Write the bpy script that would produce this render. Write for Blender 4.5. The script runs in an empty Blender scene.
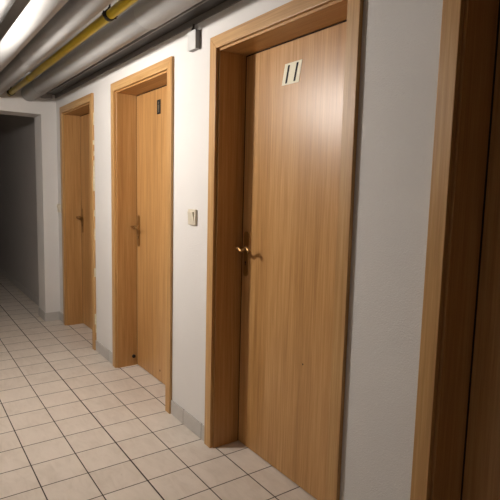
import bpy, bmesh, math, random
from mathutils import Vector, Matrix
random.seed(7)
SC = bpy.context.scene
COL = SC.collection
PI = math.pi

# ------------------------------------------------------------------ materials
def new_mat(name):
    m = bpy.data.materials.new(name); m.use_nodes = True
    nt = m.node_tree
    return m, nt, nt.nodes['Principled BSDF']

def N(nt, t, **kw):
    n = nt.nodes.new(t)
    for k, v in kw.items(): setattr(n, k, v)
    return n

def L(nt, a, b): nt.links.new(a, b)

def mathn(nt, op, a=None, b=None):
    n = N(nt, 'ShaderNodeMath', operation=op)
    for i, v in enumerate((a, b)):
        if v is None: continue
        if isinstance(v, (int, float)): n.inputs[i].default_value = v
        else: L(nt, v, n.inputs[i])
    return n.outputs[0]

def ramp(nt, fac, stops):
    r = N(nt, 'ShaderNodeValToRGB')
    el = r.color_ramp.elements
    while len(el) < len(stops): el.new(0.5)
    for e, (p, c) in zip(el, stops):
        e.position = p; e.color = (*c, 1)
    L(nt, fac, r.inputs['Fac'])
    return r.outputs['Color']

def mapped(nt, scale, seed=True):
    tc = N(nt, 'ShaderNodeTexCoord')
    mp = N(nt, 'ShaderNodeMapping'); mp.inputs['Scale'].default_value = scale
    if seed:
        oi = N(nt, 'ShaderNodeObjectInfo')
        ad = N(nt, 'ShaderNodeVectorMath', operation='ADD')
        cx = N(nt, 'ShaderNodeCombineXYZ')
        s = mathn(nt, 'MULTIPLY', oi.outputs['Random'], 37.0)
        L(nt, s, cx.inputs[0]); L(nt, s, cx.inputs[1]); L(nt, s, cx.inputs[2])
        L(nt, tc.outputs['Object'], ad.inputs[0]); L(nt, cx.outputs[0], ad.inputs[1])
        L(nt, ad.outputs[0], mp.inputs['Vector'])
    else:
        L(nt, tc.outputs['Object'], mp.inputs['Vector'])
    return mp.outputs[0]

def noise(nt, vec, scale, detail=4, rough=.55, dist=0.):
    n = N(nt, 'ShaderNodeTexNoise')
    n.inputs['Scale'].default_value = scale; n.inputs['Detail'].default_value = detail
    n.inputs['Roughness'].default_value = rough; n.inputs['Distortion'].default_value = dist
    L(nt, vec, n.inputs['Vector'])
    return n.outputs['Fac']

def bump(nt, bs, h, strength, dist):
    b = N(nt, 'ShaderNodeBump'); b.inputs['Strength'].default_value = strength; b.inputs['Distance'].default_value = dist
    L(nt, h, b.inputs['Height']); L(nt, b.outputs[0], bs.inputs['Normal'])

def wood(name, axis, dark, mid, light, rough=.38, spec=.5):
    m, nt, bs = new_mat(name)
    def sc(across, along):
        return tuple(along if i == axis else across for i in range(3))
    broad = noise(nt, mapped(nt, sc(7, .35)), 1.0, 3, .5, .6)
    streak = noise(nt, mapped(nt, sc(38, 1.1)), 1.0, 4, .6, .3)
    fine = noise(nt, mapped(nt, sc(125, 3.2)), 1.0, 3, .65)
    f = mathn(nt, 'ADD', mathn(nt, 'ADD', mathn(nt, 'MULTIPLY', broad, .28), mathn(nt, 'MULTIPLY', streak, .34)), mathn(nt, 'MULTIPLY', fine, .38))
    c = ramp(nt, f, [(.39, dark), (.5, mid), (.61, light)])
    L(nt, c, bs.inputs['Base Color'])
    bs.inputs['Roughness'].default_value = rough
    bs.inputs['Specular IOR Level'].default_value = spec
    pores = noise(nt, mapped(nt, sc(420, 14)), 1.0, 2, .6)
    bump(nt, bs, pores, .22, .0012)
    return m

WD, WM, WL_ = (.330, .163, .052), (.445, .238, .083), (.545, .315, .128)
wood_leaf = wood('oak_veneer_upright', 2, WD, WM, WL_, .34, .45)
wood_up = wood('oak_trim_upright', 2, (.385, .208, .072), (.475, .268, .100), (.575, .355, .150), .42, .45)
wood_lining = wood('oak_lining_upright', 2, (.37, .185, .060), (.455, .245, .086), (.54, .315, .125), .42, .45)
wood_lining_across = wood('oak_lining_crosswise', 1, (.37, .185, .060), (.455, .245, .086), (.54, .315, .125), .42, .45)
wood_across = wood('oak_trim_crosswise', 1, (.35, .190, .070), (.470, .270, .105), (.590, .370, .165), .42, .45)

def plain(name, col, rough=.5, metal=0., spec=.5, bumps=None, mottling=.06, mscale=9):
    m, nt, bs = new_mat(name)
    f = noise(nt, mapped(nt, (1, 1, 1)), mscale, 4, .6)
    lo = tuple(max(0, c*(1-mottling)) for c in col); hi = tuple(min(1, c*(1+mottling)) for c in col)
    L(nt, ramp(nt, f, [(.3, lo), (.7, hi)]), bs.inputs['Base Color'])
    bs.inputs['Roughness'].default_value = rough; bs.inputs['Metallic'].default_value = metal
    bs.inputs['Specular IOR Level'].default_value = spec
    if bumps:
        h = noise(nt, mapped(nt, (1, 1, 1), False), bumps[0], 5, .62)
        bump(nt, bs, h, bumps[1], bumps[2])
    return m

def plaster(name, col):
    m, nt, bs = new_mat(name)
    v = mapped(nt, (1, 1, 1), False)
    big = noise(nt, v, 2.2, 3, .5)
    lo = tuple(c*.955 for c in col)
    L(nt, ramp(nt, big, [(.3, lo), (.7, col)]), bs.inputs['Base Color'])
    bs.inputs['Roughness'].default_value = .85; bs.inputs['Specular IOR Level'].default_value = .2
    a = noise(nt, v, 185, 4, .65); b = noise(nt, v, 30, 3, .5)
    vo = N(nt, 'ShaderNodeTexVoronoi'); vo.inputs['Scale'].default_value = 26
    L(nt, v, vo.inputs['Vector'])
    pit = mathn(nt, 'MULTIPLY', mathn(nt, 'LESS_THAN', vo.outputs['Distance'], .07), -.35)
    h = mathn(nt, 'ADD', mathn(nt, 'ADD', mathn(nt, 'MULTIPLY', a, .7), mathn(nt, 'MULTIPLY', b, .35)), pit)
    bump(nt, bs, h, .7, .0042)
    return m

mat_wall = plaster('white_roughcast_plaster', (.735, .72, .70))
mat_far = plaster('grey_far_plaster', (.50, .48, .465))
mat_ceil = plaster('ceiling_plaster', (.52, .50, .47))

TX, TY, XD, Y0 = .2088, .2080, .0129, 2.2428
def tiles():
    m, nt, bs = new_mat('beige_floor_tiles')
    tc = N(nt, 'ShaderNodeTexCoord'); sp = N(nt, 'ShaderNodeSeparateXYZ'); L(nt, tc.outputs['Object'], sp.inputs[0])
    u = mathn(nt, 'DIVIDE', mathn(nt, 'SUBTRACT', sp.outputs[0], XD), TX)
    v = mathn(nt, 'DIVIDE', mathn(nt, 'SUBTRACT', sp.outputs[1], Y0), TY)
    def edge(q, T):
        fr = mathn(nt, 'FRACT', q)
        d = mathn(nt, 'MINIMUM', fr, mathn(nt, 'SUBTRACT', 1.0, fr))
        return mathn(nt, 'MULTIPLY', d, T)
    d = mathn(nt, 'MINIMUM', edge(u, TX), edge(v, TY))
    wide = mathn(nt, 'SUBTRACT', mathn(nt, 'ABSOLUTE', mathn(nt, 'SUBTRACT', sp.outputs[0], XD-2*TX)), .0008)
    d = mathn(nt, 'MINIMUM', d, wide)
    mr = N(nt, 'ShaderNodeMapRange', interpolation_type='SMOOTHSTEP')
    mr.inputs['From Min'].default_value = .0019; mr.inputs['From Max'].default_value = .0033
    L(nt, d, mr.inputs['Value'])
    tile = mr.outputs[0]
    cx = N(nt, 'ShaderNodeCombineXYZ'); L(nt, mathn(nt, 'FLOOR', u), cx.inputs[0]); L(nt, mathn(nt, 'FLOOR', v), cx.inputs[1])
    wn = N(nt, 'ShaderNodeTexWhiteNoise', noise_dimensions='3D'); L(nt, cx.outputs[0], wn.inputs['Vector'])
    off = N(nt, 'ShaderNodeVectorMath', operation='MULTIPLY_ADD')
    L(nt, wn.outputs['Color'], off.inputs[0]); off.inputs[1].default_value = (9, 9, 9); L(nt, tc.outputs['Object'], off.inputs[2])
    # rotated stretched marbling
    mp = N(nt, 'ShaderNodeMapping'); mp.inputs['Rotation'].default_value = (0, 0, .6); mp.inputs['Scale'].default_value = (22, 7, 1)
    L(nt, off.outputs[0], mp.inputs['Vector'])
    vein = noise(nt, mp.outputs[0], 1.0, 5, .65, 1.2)
    cloud = noise(nt, off.outputs[0], 7.0, 3, .5)
    f = mathn(nt, 'ADD', mathn(nt, 'ADD', mathn(nt, 'MULTIPLY', vein, .5), mathn(nt, 'MULTIPLY', cloud, .4)), mathn(nt, 'MULTIPLY', wn.outputs['Value'], .10))
    c = ramp(nt, f, [(.28, (.590, .525, .450)), (.5, (.700, .635, .560)), (.72, (.770, .705, .630))])
    # pin specks of dirt
    speck = mathn(nt, 'GREATER_THAN', noise(nt, mapped(nt, (1, 1, 1), False), 60, 2, .5), .765)
    mx0 = N(nt, 'ShaderNodeMixRGB'); L(nt, mathn(nt, 'MULTIPLY', speck, .45), mx0.inputs[0]); L(nt, c, mx0.inputs[1]); mx0.inputs[2].default_value = (.16, .12, .09, 1)
    mx = N(nt, 'ShaderNodeMixRGB'); L(nt, tile, mx.inputs[0]); mx.inputs[1].default_value = (.050, .038, .030, 1); L(nt, mx0.outputs[0], mx.inputs[2])
    L(nt, mx.outputs[0], bs.inputs['Base Color'])
    r = N(nt, 'ShaderNodeMapRange'); r.inputs['To Min'].default_value = .9; r.inputs['To Max'].default_value = .42
    L(nt, tile, r.inputs['Value']); L(nt, r.outputs[0], bs.inputs['Roughness'])
    bs.inputs['Specular IOR Level'].default_value = .35
    bump(nt, bs, tile, .5, .0015)
    return m
mat_tiles = tiles()
mat_skirt = plain('grey_glazed_skirting', (.49, .47, .445), .4, mottling=.05, mscale=14)
mat_grout = plain('dark_grout', (.06, .05, .042), .9)
mat_white_pvc = plain('white_pipe_jacket', (.31, .309, .302), .5, mottling=.05, mscale=5)
mat_band = plain('beige_jacket_tape', (.40, .37, .33), .5)
mat_yellow = plain('yellow_gas_pipe_paint', (.64, .48, .012), .4, mottling=.10, mscale=12)
mat_blackrubber = plain('black_clamp_steel', (.018, .016, .015), .5)
mat_duct = plain('dark_grey_painted_steel', (.050, .043, .037), .5)
mat_lip = plain('grey_steel_lip', (.19, .178, .163), .45)
mat_bracket = plain('grey_bracket_steel', (.36, .34, .32), .5)
mat_seal_shade = plain('dark_brown_seal_gap_shade', (.030, .014, .006), .8, spec=.2)  # seal colour doubles as the shadow in the gap round the leaf
mat_box = plain('light_grey_plastic', (.60, .60, .585), .5)
mat_cream = plain('cream_switch_plastic', (.66, .60, .48), .4)
mat_bronze = plain('bronze_handle_metal', (.30, .165, .050), .34, .75)
mat_lever = plain('brass_lever_metal', (.34, .20, .075), .32, .85)
mat_hole = plain('dark_keyhole', (.012, .009, .006), .8)
mat_plate = plain('cream_number_sticker', (.78, .74, .56), .5, mottling=.03)
mat_ink = plain('black_ink', (.010, .010, .012), .7, spec=.2)
mat_gold = plain('dull_gold_figure', (.115, .095, .065), .45, .3)
mat_foam = plain('pale_foam_filler', (.66, .60, .43), .9, bumps=(140, .6, .003), mottling=.15, mscale=60)
mat_leafback = plain('raw_board', (.25, .17, .09), .8)

def emit(name, col, s):
    m, nt, bs = new_mat(name)
    bs.inputs['Emission Color'].default_value = (*col, 1); bs.inputs['Emission Strength'].default_value = s
    bs.inputs['Base Color'].default_value = (.9, .9, .88, 1)
    return m

# ------------------------------------------------------------------ mesh helpers
def box(bm, x0, x1, y0, y1, z0, z1, bev=0., seg=2):
    r = bmesh.ops.create_cube(bm, size=1.0)
    vs = r['verts']
    for v in vs:
        v.co = Vector(((x0+x1)/2 + v.co.x*(x1-x0), (y0+y1)/2 + v.co.y*(y1-y0), (z0+z1)/2 + v.co.z*(z1-z0)))
    if bev > 0:
        es = list({e for v in vs for e in v.link_edges})
        bmesh.ops.bevel(bm, geom=es, offset=bev, segments=seg, affect='EDGES', profile=.6)

def tube(bm, pts, rad, n=16, cap=True):
    """sweep an n-gon along pts; rad a number or a list"""
    pts = [Vector(p) for p in pts]
    rads = rad if isinstance(rad, (list, tuple)) else [rad]*len(pts)
    rings = []
    ref = None
    for i, p in enumerate(pts):
        t = (pts[min(i+1, len(pts)-1)] - pts[max(i-1, 0)]).normalized()
        if ref is None:
            ref = Vector((0, 0, 1)) if abs(t.z) < .9 else Vector((1, 0, 0))
        a = (ref - t*ref.dot(t)).normalized(); b = t.cross(a); ref = a
        rings.append([bm.verts.new(p + (a*math.cos(2*PI*k/n) + b*math.sin(2*PI*k/n))*rads[i]) for k in range(n)])
    for r0, r1 in zip(rings, rings[1:]):
        for k in range(n):
            f = bm.faces.new((r0[k], r0[(k+1) % n], r1[(k+1) % n], r1[k])); f.smooth = True
    if cap:
        bm.faces.new(rings[0][::-1]); bm.faces.new(rings[-1])

def prism(bm, poly, axis, lo, hi, bev=0.):
    """extrude a 2-D outline along axis 0 (poly = (y,z)) or 1 (poly = (x,z)) or 2 (poly = (x,y))"""
    def P(a, b, c):
        return {0: (c, a, b), 1: (a, c, b), 2: (a, b, c)}[axis]
    A = [bm.verts.new(P(a, b, lo)) for a, b in poly]; B = [bm.verts.new(P(a, b, hi)) for a, b in poly]
    n = len(poly)
    for i in range(n): bm.faces.new((A[i], A[(i+1) % n], B[(i+1) % n], B[i]))
    bm.faces.new(A[::-1]); bm.faces.new(B)
    bmesh.ops.recalc_face_normals(bm, faces=bm.faces[:])
    if bev > 0:
        bmesh.ops.bevel(bm, geom=bm.edges[:], offset=bev, segments=2, affect='EDGES', profile=.6)

def obj(name, bm, mat, parent=None, origin=(0, 0, 0)):
    me = bpy.data.meshes.new(name)
    bmesh.ops.recalc_face_normals(bm, faces=bm.faces[:])
    o = bpy.data.objects.new(name, me)
    if parent is None and any(origin):
        bmesh.ops.translate(bm, verts=bm.verts[:], vec=-Vector(origin)); o.location = origin
    bm.to_mesh(me); bm.free()
    me.materials.append(mat)
    COL.objects.link(o)
    if parent is not None: o.parent = parent
    return o

def tag(o, label=None, cat=None, group=None, kind=None):
    if label: o['label'] = label
    if cat: o['category'] = cat
    if group: o['group'] = group
    if kind: o['kind'] = kind
    return o

def empty(name, loc):
    o = bpy.data.objects.new(name, None); COL.objects.link(o); o.location = loc; o.empty_display_size = .1
    return o

# ------------------------------------------------------------------ dimensions (metres)
H = 2.06                 # casing top
CW = .058                # casing face width
JW = .068                # outer casing edge to lining face
TH = .0174               # casing thickness
XL = .149                # front face of the door leaves
ZC = 2.38                # ceiling
XW, XE = -1.42, .30      # left wall face, back of right wall
YB, YE, YE2, YF = -1.9, 5.14, 5.42, 10.5
XP = -.1376              # pier reveal
ZL = 2.006               # lintel underside
DOORS = {  # name: (near edge, far edge)
    'door_1': (-.0635, .9085), 'door_2': (1.2205, 2.1918), 'door_3': (2.6094, 3.5811), 'door_4': (4.0032, 4.9500)}

# ------------------------------------------------------------------ room shell
bm = bmesh.new(); box(bm, XW-.15, XE+.1, YB-.15, YF+.15, -.1, 0)
tag(obj('floor', bm, mat_tiles), 'beige square floor tiles with dark grout along the corridor', 'floor', kind='structure')
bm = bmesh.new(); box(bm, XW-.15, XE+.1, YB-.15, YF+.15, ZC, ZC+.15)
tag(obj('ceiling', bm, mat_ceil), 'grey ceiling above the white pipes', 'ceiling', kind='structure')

bm = bmesh.new()
edges = [YB]
for k in ('door_1', 'door_2', 'door_3', 'door_4'):
    b, a = DOORS[k]; edges += [b+.040, a-.040]
edges.append(YE2)
for i in range(0, len(edges), 2): box(bm, 0, XE, edges[i], edges[i+1], 0, ZC)
for i in range(1, len(edges)-1, 2): box(bm, 0, XE, edges[i], edges[i+1], H-.040, ZC)
tag(obj('wall_right', bm, mat_wall), 'white roughcast wall holding the wooden doors', 'wall', kind='structure')

bm = bmesh.new(); box(bm, XW-.15, XW, YB, YF, 0, ZC)
tag(obj('wall_left', bm, mat_wall), 'white wall facing the doors', 'wall', kind='structure')
bm = bmesh.new(); box(bm, XW-.15, XE+.1, YB-.15, YB, 0, ZC)
tag(obj('wall_back', bm, mat_wall), 'white wall closing the near end of the corridor', 'wall', kind='structure')
# end wall with the passage opening
bm = bmesh.new()
box(bm, XP, 0, YE, YE2, 0, ZC)
box(bm, XW, -1.22, YE, YE2, 0, ZC)
box(bm, -1.22, XP, YE, YE2, ZL, ZC)
tag(obj('wall_end', bm, mat_wall), 'white end wall and lintel around the dark passage opening', 'wall', kind='structure')
bm = bmesh.new(); box(bm, -.045, XE, YE2, YF, 0, ZC)
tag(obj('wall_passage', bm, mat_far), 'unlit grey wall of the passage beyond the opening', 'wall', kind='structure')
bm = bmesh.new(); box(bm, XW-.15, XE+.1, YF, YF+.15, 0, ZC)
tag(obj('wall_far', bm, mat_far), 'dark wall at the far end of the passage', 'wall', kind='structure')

# ------------------------------------------------------------------ skirting tiles
SKH, SKT = .086, .009
def skirt_y(name, x, y0, y1, label):
    """strip along y with its face at x - SKT, joints on the floor grid"""
    bm = bmesh.new(); box(bm, x-SKT+.003, x, y0, y1, 0, SKH-.001)
    root = obj(name, bm, mat_grout)
    tag(root, label, 'skirting', 'skirting tile strips', 'structure')
    k0 = math.floor((y0-Y0)/TY); cuts = [y0]
    k = k0+1
    while Y0+k*TY < y1-.004:
        if Y0+k*TY > y0+.004: cuts.append(Y0+k*TY)
        k += 1
    cuts.append(y1)
    bm = bmesh.new()
    for a, b in zip(cuts, cuts[1:]):
        box(bm, x-SKT, x, a+(.0028 if a > y0 else 0), b-(.0028 if b < y1 else 0), .0015, SKH, .0012, 1)
    obj('skirting_tile', bm, mat_skirt, root)
    return root
skirt_y('baseboard_near', 0, DOORS['door_1'][1]+.001, DOORS['door_2'][0]-.001, 'grey skirting tiles between the nearest door and door numbered 11')
skirt_y('baseboard_right', 0, DOORS['door_2'][1]+.001, DOORS['door_3'][0]-.001, 'grey skirting tiles on the wall below the light switch')
skirt_y('baseboard_middle', 0, DOORS['door_3'][1]+.001, DOORS['door_4'][0]-.001, 'grey skirting tiles between the two farther doors')
skirt_y('baseboard_corner', 0, DOORS['door_4'][1]+.001, YE-SKT, 'short grey skirting piece in the corner past the farthest door')
skirt_y('baseboard_reveal', XP, YE, YE2, 'grey skirting tile on the reveal of the passage opening')
skirt_y('baseboard_passage', -.045, YE2, YF, 'dark skirting tiles along the unlit passage wall')
bm = bmesh.new(); box(bm, XP-SKT, 0, YE-SKT, YE, .0015, SKH, .0012, 1)
tag(obj('baseboard_end', bm, mat_skirt), 'grey skirting tile on the front of the white end wall', 'skirting', 'skirting tile strips', 'structure')

# ------------------------------------------------------------------ doors
def capsule(hw, z0, z1, cy, n=10):
    pts = []
    for k in range(n+1): a = PI*k/n; pts.append((cy+hw*math.cos(a), z1-hw+hw*math.sin(a)))
    for k in range(n+1): a = PI+PI*k/n; pts.append((cy+hw*math.cos(a), z0+hw+hw*math.sin(a)))
    return pts

def make_door(name, label, handle_z, flip=False):
    b, a = DOORS[name]
    root = empty(name, (0, (a+b)/2, 0))
    tag(root, label, 'door', 'wooden doors along the corridor wall', 'structure')
    cy = (a+b)/2
    ya, yb = a-cy, b-cy
    # casing: mitred boards proud of the wall
    def up(y_out, y_in):
        bm = bmesh.new()
        prism(bm, [(y_out, 0), (y_in, 0), (y_in, H-CW), (y_out, H)], 0, -TH, 0, .0022)
        return bm
    obj('casing', up(ya, ya-CW), wood_up, root)
    obj('casing', up(yb, yb+CW), wood_up, root)
    bm = bmesh.new()
    prism(bm, [(yb, H), (ya, H), (ya-CW, H-CW), (yb+CW, H-CW)], 0, -TH, 0, .0022)
    obj('casing', bm, wood_across, root)
    # lining of the opening
    for s in (1, -1):
        q = (lambda d: ya-d) if s > 0 else (lambda d: yb+d)
        bm = bmesh.new()
        prism(bm, [(.0005, q(JW-.026)), (.0005, q(JW-.001)), (.0015, q(JW)), (.235, q(JW)), (.235, q(JW-.026))], 2, 0, H-JW+.026)
        obj('lining', bm, wood_lining, root)
    bm = bmesh.new()
    zz_ = H-JW
    prism(bm, [(.0005, zz_+.026), (.0005, zz_+.001), (.0015, zz_), (.235, zz_), (.235, zz_+.026)], 1, yb+JW, ya-JW)
    obj('lining', bm, wood_lining_across, root)
    # leaf
    g = .0065
    bm = bmesh.new(); box(bm, XL, XL+.040, yb+JW+g, ya-JW-g, .006, H-JW-g, .0012)
    leaf = obj('leaf', bm, wood_leaf, root)
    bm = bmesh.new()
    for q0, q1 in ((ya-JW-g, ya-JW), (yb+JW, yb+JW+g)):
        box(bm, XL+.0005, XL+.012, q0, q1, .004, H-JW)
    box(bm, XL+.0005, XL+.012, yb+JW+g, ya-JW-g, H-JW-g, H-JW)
    obj('seal_gap_shade', bm, mat_seal_shade, root)  # seal strips filling the leaf gap, its shadow line put into their dark colour
    # handle set
    hy = ya-JW-.042
    hd = -1
    if flip: hy = yb+JW+.042; hd = 1
    bm = bmesh.new(); prism(bm, capsule(.0185, handle_z-.145, handle_z+.085, hy), 0, XL-.0045, XL-.0002, .0015)
    hs = obj('door_handle', bm, mat_bronze, root)
    bm = bmesh.new()
    x1 = XL-.056
    path = [(XL-.004, hy, handle_z), (XL-.025, hy, handle_z), (x1+.012, hy, handle_z), (x1+.003, hy+hd*.004, handle_z+.0005), (x1, hy+hd*.014, handle_z+.002)]
    rr = [.0105, .0088, .0085, .0088, .0085]
    for k in range(1, 11):
        t = k/10
        path.append((x1+.004*math.sin(PI*t), hy+hd*(.014+.092*t), handle_z+.002-.0105*math.sin(2*PI*t*1.1)-.004*t**3)); rr.append(.0082-.0012*math.sin(PI*t)+.0012*t)
    tube(bm, path, rr, 14)
    # collar at the plate and a rounded shoulder
    tube(bm, [(XL-.0045, hy, handle_z), (XL-.010, hy, handle_z), (XL-.012, hy, handle_z)], [.0135, .0135, .011], 18)
    r = bmesh.ops.create_uvsphere(bm, u_segments=14, v_segments=8, radius=.0108)
    for v in r['verts']: v.co += Vector((x1+.003, hy+hd*.001, handle_z+.0005))
    for f in bm.faces: f.smooth = True
    tag(obj('lever', bm, mat_lever, hs), 'curved lever paler than its bronze backplate')
    bm = bmesh.new()
    kz = handle_z-.072
    prism(bm, [(hy+.0055*math.cos(q), kz+.0055*math.sin(q)) for q in [2*PI*i/12 for i in range(12)]], 0, XL-.0052, XL-.004)
    bm2 = bm; box(bm2, XL-.0052, XL-.004, hy-.0028, hy+.0028, kz-.016, kz-.002)
    tag(obj('keyhole', bm, mat_hole, hs), 'dark keyhole below the lever')
    return root, leaf, cy

d1, leaf1, c1 = make_door('door_1', 'nearest wooden door in deep shade, cut off by the picture edge', 1.045, True)
d2, leaf2, c2 = make_door('door_2', 'wooden door with cream number 11 sticker and shiny highlight', 1.047)
d3, leaf3, c3 = make_door('door_3', 'wooden door with small dark figure plate, left of the light switch', 1.054)
d4, leaf4, c4 = make_door('door_4', 'farthest wooden door beside the white end wall', 1.045)

# number 11 sticker: a slanted card with two slanted strokes
def slanted(x0, x1, poly, cy):
    bm = bmesh.new(); prism(bm, [(y-cy, z) for y, z in poly], 0, x0, x1); return bm
pl = obj('number_sticker', slanted(XL-.0016, XL-.0001, [(1.812, 1.8945), (1.697, 1.8950), (1.7160, 1.8040), (1.832, 1.8045)], c2), mat_plate, d2)
tag(pl, 'cream sticker with the number 11')
for (yt, zt, yb_, zb) in ((1.7835, 1.886, 1.8015, 1.811), (1.7255, 1.888, 1.7450, 1.812)):
    w = .0062
    obj('numeral', slanted(XL-.0022, XL-.0015, [(yt+w, zt), (yt-w, zt), (yb_-w, zb), (yb_+w, zb)], c2), mat_ink, pl)
# nail hole on door 11
def dot(leaf_parent, name, y, z, r, cy, m):
    bm = bmesh.new()
    prism(bm, [(y-cy+r*math.cos(q), z+r*1.3*math.sin(q)) for q in [2*PI*i/10 for i in range(10)]], 0, XL-.0008, XL-.0001)
    return obj(name, bm, m, leaf_parent)
dot(leaf2, 'nail_hole', 1.621, .578, .0035, c2, mat_hole)

# small dark figure plate on the next door
bm = bmesh.new(); box(bm, XL-.003, XL-.0001, 3.105-c3, 3.159-c3, 1.822, 1.914, .0006, 1)
fp = obj('figure_plate', bm, mat_ink, d3)
tag(fp, 'small dark plate with a dull standing figure')
bm = bmesh.new()
fy = 3.132-c3
prism(bm, [(fy+.0075*math.cos(q), 1.894+.0085*math.sin(q)) for q in [2*PI*i/14 for i in range(14)]], 0, XL-.0038, XL-.0029)
box(bm, XL-.0038, XL-.0029, fy-.011, fy+.011, 1.857, 1.882)
box(bm, XL-.0038, XL-.0029, fy-.010, fy-.002, 1.832, 1.857)
box(bm, XL-.0038, XL-.0029, fy+.002, fy+.010, 1.832, 1.857)
obj('figure', bm, mat_gold, fp)
dot(leaf3, 'nail_hole', 3.102, .082, .006, c3, mat_hole)
# black stop screwed low on the lining
bm = bmesh.new()
yl = DOORS['door_3'][1]-JW-c3
tube(bm, [(.122, yl, .072), (.122, yl-.010, .072), (.122, yl-.013, .072)], [.013, .013, .009], 14)
obj('stop_button', bm, mat_hole, d3)
# crumbling filler beside the casing of the farthest door
bm = bmesh.new()
yb4 = DOORS['door_4'][0]-c4
prev = None
rnd = random.Random(3)
zz = .10
while zz < 1.95:
    dz = rnd.uniform(.03, .10); w = rnd.uniform(.002, .006)
    if rnd.random() < (.75 if 1.1 < zz < 1.75 else .3): box(bm, -TH*rnd.uniform(.35, .8), 0, yb4-w, yb4+.0005, zz, zz+dz, .001, 1)
    zz += dz
obj('filler', bm, mat_foam, d4)

# ------------------------------------------------------------------ light switches
def switch(name, y, z, label, two=True):
    root = empty(name, (0, y, z)); tag(root, label, 'light switch')
    bm = bmesh.new(); box(bm, -.014, -.0002, -.041, .041, -.041, .041, .004, 3); obj('frame', bm, mat_cream, root)
    bm = bmesh.new()
    prism(bm, [(-.0145, -.028), (-.0235, .028), (-.012, .029), (-.012, -.029)], 1, -.029, .029, .001)
    obj('rocker', bm, mat_cream, root)
    return root
switch('light_switch', 2.368, 1.189, 'cream rocker light switch on the wall left of door 11')
switch('light_switch', 5.072, 1.124, 'pale light switch squeezed between farthest door and end wall')

# ------------------------------------------------------------------ junction box
jr = empty('junction_box', (0, 2.356, 2.038)); tag(jr, 'light grey junction box on the white wall under the duct', 'junction box')
bm = bmesh.new(); box(bm, -.028, -.0002, -.0405, .0405, 0, .092, .003, 2); tag(obj('body', bm, mat_lip, jr), 'darker grey box body')
bm = bmesh.new(); box(bm, -.0315, -.0278, -.0415, .0415, -.001, .093, .003, 2); obj('lid', bm, mat_box, jr)
bm = bmesh.new(); tube(bm, [(-.014, .010, .091), (-.014, .010, .104), (-.014, .010, .112)], [.011, .011, .008], 14)
tube(bm, [(-.014, .010, .110), (-.0135, .010, .122), (-.013, .008, .1298)], .006, 10)
obj('cable_gland', bm, mat_blackrubber, jr)

# ------------------------------------------------------------------ ceiling duct along the wall
du = empty('cable_duct', (0, 0, 2.168)); tag(du, 'dark steel cable duct running along the top of the wall', 'cable duct')
z0 = 2.168
bm = bmesh.new(); box(bm, -.084, -.0005, YB+.01, YE-.001, 2.199-z0, 2.30-z0, .002); obj('channel', bm, mat_duct, du)
bm = bmesh.new(); box(bm, -.009, -.0005, YB+.01, YE-.001, 0, 2.1985-z0, .0015)
obj('lip', bm, mat_lip, du)
bm = bmesh.new(); box(bm, -.094, -.0845, YB+.01, YE-.001, 2.190-z0, 2.262-z0, .0015); obj('lip', bm, mat_lip, du)
bm = bmesh.new(); box(bm, -.138, -.044, 5.085, YE-.001, 2.152-z0, 2.198-z0, .002); obj('end_bracket', bm, mat_bracket, du)

# ------------------------------------------------------------------ pipes
def insulated(x, z, r, cuts, label, steps):
    root = empty('insulated_pipe', (x, 0, z)); tag(root, label, 'pipe', 'white insulated pipes under the ceiling')
    for i, (ya, yb_) in enumerate(zip(cuts, cuts[1:])):
        rr = r + steps[i]
        bm = bmesh.new(); tube(bm, [(0, ya+.0012, 0), (0, ya+.006, 0), (0, yb_-.006, 0), (0, yb_-.0012, 0)], [rr-.0012, rr, rr, rr-.0012], 48)
        obj('jacket', bm, mat_white_pvc, root)
        # overlapping long seam, low on the wall side
        an = -.42
        bm = bmesh.new()
        n = 6; pts = []
        for k in range(n+1):
            q = an - .16*k/n; pts.append(((rr+.0012)*math.cos(q), (rr+.0012)*math.sin(q)))
        for k in range(n, -1, -1):
            q = an - .16*k/n; pts.append(((rr-.002)*math.cos(q), (rr-.002)*math.sin(q)))
        prism(bm, pts, 1, ya+.004, yb_-.004)
        obj('seam_strip', bm, mat_band, root)
    bm = bmesh.new(); tube(bm, [(0, cuts[0]+.01, 0), (0, cuts[-1]-.01, 0)], r-.006, 32)
    obj('core', bm, mat_hole, root)
    # rods up to the ceiling
    for y in (cuts[0]+.5, .2):
        bm = bmesh.new(); tube(bm, [(0, y, r-.004), (0, y, ZC-z-.0005)], .005, 8); obj('hanger_rod', bm, mat_lip, root)
    return root
insulated(-.2426, 2.180, .0669, [YB+.01, 2.413, 4.66, YE-.001], 'white insulated pipe closest to the wall, right of the yellow pipe', [.0045, 0, .0006])
insulated(-.5399, 2.170, .0646, [YB+.01, 1.70, 3.62, YE-.001], 'white insulated pipe directly left of the yellow pipe', [0, .0008, 0])
insulated(-.6985, 2.150, .0539, [YB+.01, 1.2, 3.85, YE-.001], 'low brightly lit white pipe, second from the picture left edge', [0, .0005, -.0006])
insulated(-.812, 2.285, .0640, [YB+.01, 1.9, 4.2, YE-.001], 'white pipe cut by the top left picture corner', [0, .0005, 0])

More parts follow.
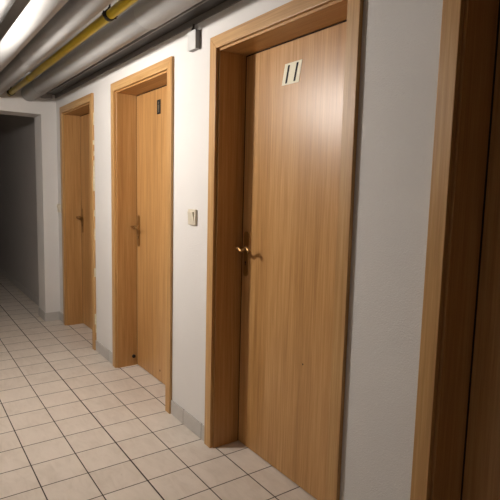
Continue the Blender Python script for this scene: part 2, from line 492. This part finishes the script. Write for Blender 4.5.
gp = empty('gas_pipe', (-.405, 0, 2.163)); tag(gp, 'yellow gas pipe with black clamps running between the white pipes', 'pipe')
bm = bmesh.new(); tube(bm, [(0, YB+.01, 0), (0, YE-.001, 0)], .0225, 32); obj('pipe', bm, mat_yellow, gp)
for y in (.9, 2.49, 5.07):
    bm = bmesh.new()
    tube(bm, [(0, y-.014, 0), (0, y+.014, 0)], .0275, 28)
    box(bm, -.036, -.022, y-.009, y+.009, -.004, .004, .001, 1)
    box(bm, .022, .036, y-.009, y+.009, -.004, .004, .001, 1)
    tube(bm, [(-.030, y, -.013), (-.030, y, .013)], .0042, 8)
    tube(bm, [(.030, y, -.013), (.030, y, .013)], .0042, 8)
    tube(bm, [(0, y, .024), (0, y, .034)], .009, 8)
    cl = obj('pipe_clamp', bm, mat_blackrubber, gp)
    bm = bmesh.new(); tube(bm, [(0, y, .032), (0, y, ZC-2.163-.0005)], .005, 8); obj('hanger_rod', bm, mat_blackrubber, cl)
for y in (4.30,):
    bm = bmesh.new(); tube(bm, [(0, y-.03, 0), (0, y-.026, 0), (0, y+.026, 0), (0, y+.03, 0)], [.0225, .0242, .0242, .0225], 28)
    obj('pipe_coupling', bm, mat_yellow, gp)

# ------------------------------------------------------------------ the corridor lamp on the wall opposite the doors
LP = (XW, 2.90, 2.0)
lr = empty('wall_lamp', LP); tag(lr, 'small white round lamp on the wall opposite the doors', 'lamp')
def dome(bm, prof, n=28):
    rings = [[bm.verts.new((x, q*math.cos(2*PI*k/n), q*math.sin(2*PI*k/n))) for k in range(n)] for q, x in prof]
    for r0, r1 in zip(rings, rings[1:]):
        for k in range(n): bm.faces.new((r0[k], r0[(k+1) % n], r1[(k+1) % n], r1[k])).smooth = True
    bm.faces.new(rings[0]); bm.faces.new(rings[-1])
RL = .055
bm = bmesh.new(); dome(bm, [(RL*math.cos(q), .052+RL*math.sin(q)) for q in [PI/2*.97*i/9 for i in range(10)]])
obj('glass_dome', bm, emit('lamp_glass', (1, .93, .865), 900), lr)
bm = bmesh.new(); dome(bm, [(.070, .0005), (.070, .020), (.060, .030), (.058, .0515)]); obj('base', bm, mat_box, lr)

w = bpy.data.worlds.new('world'); SC.world = w; w.use_nodes = True
w.node_tree.nodes['Background'].inputs[0].default_value = (.02, .018, .016, 1)
w.node_tree.nodes['Background'].inputs[1].default_value = 0.0

# ------------------------------------------------------------------ camera
F, PITCH, YAW, ROLL = 502.87, -.1167, .6112, .0246
cyw, syw = math.cos(YAW), math.sin(YAW)
fw0 = Vector((syw, cyw, 0)); rt = Vector((cyw, -syw, 0)); upv = Vector((0, 0, 1))
fw = fw0*math.cos(PITCH) + upv*math.sin(PITCH); u = upv*math.cos(PITCH) - fw0*math.sin(PITCH)
r2 = rt*math.cos(ROLL) + u*math.sin(ROLL); u2 = u*math.cos(ROLL) - rt*math.sin(ROLL)
cam = bpy.data.cameras.new('camera'); co = bpy.data.objects.new('camera', cam); COL.objects.link(co)
cam.sensor_fit = 'HORIZONTAL'; cam.sensor_width = 36; cam.lens = 36*F/500; cam.clip_start = .02
M = Matrix((r2, u2, -fw)).transposed().to_4x4(); M.translation = Vector((-1.2876, 0, 1.3338))
co.matrix_world = M
SC.camera = co

SC.view_settings.view_transform = 'Standard'; SC.view_settings.look = 'None'
SC.view_settings.gamma = 1; SC.view_settings.use_curve_mapping = False
SC.view_settings.exposure = 0
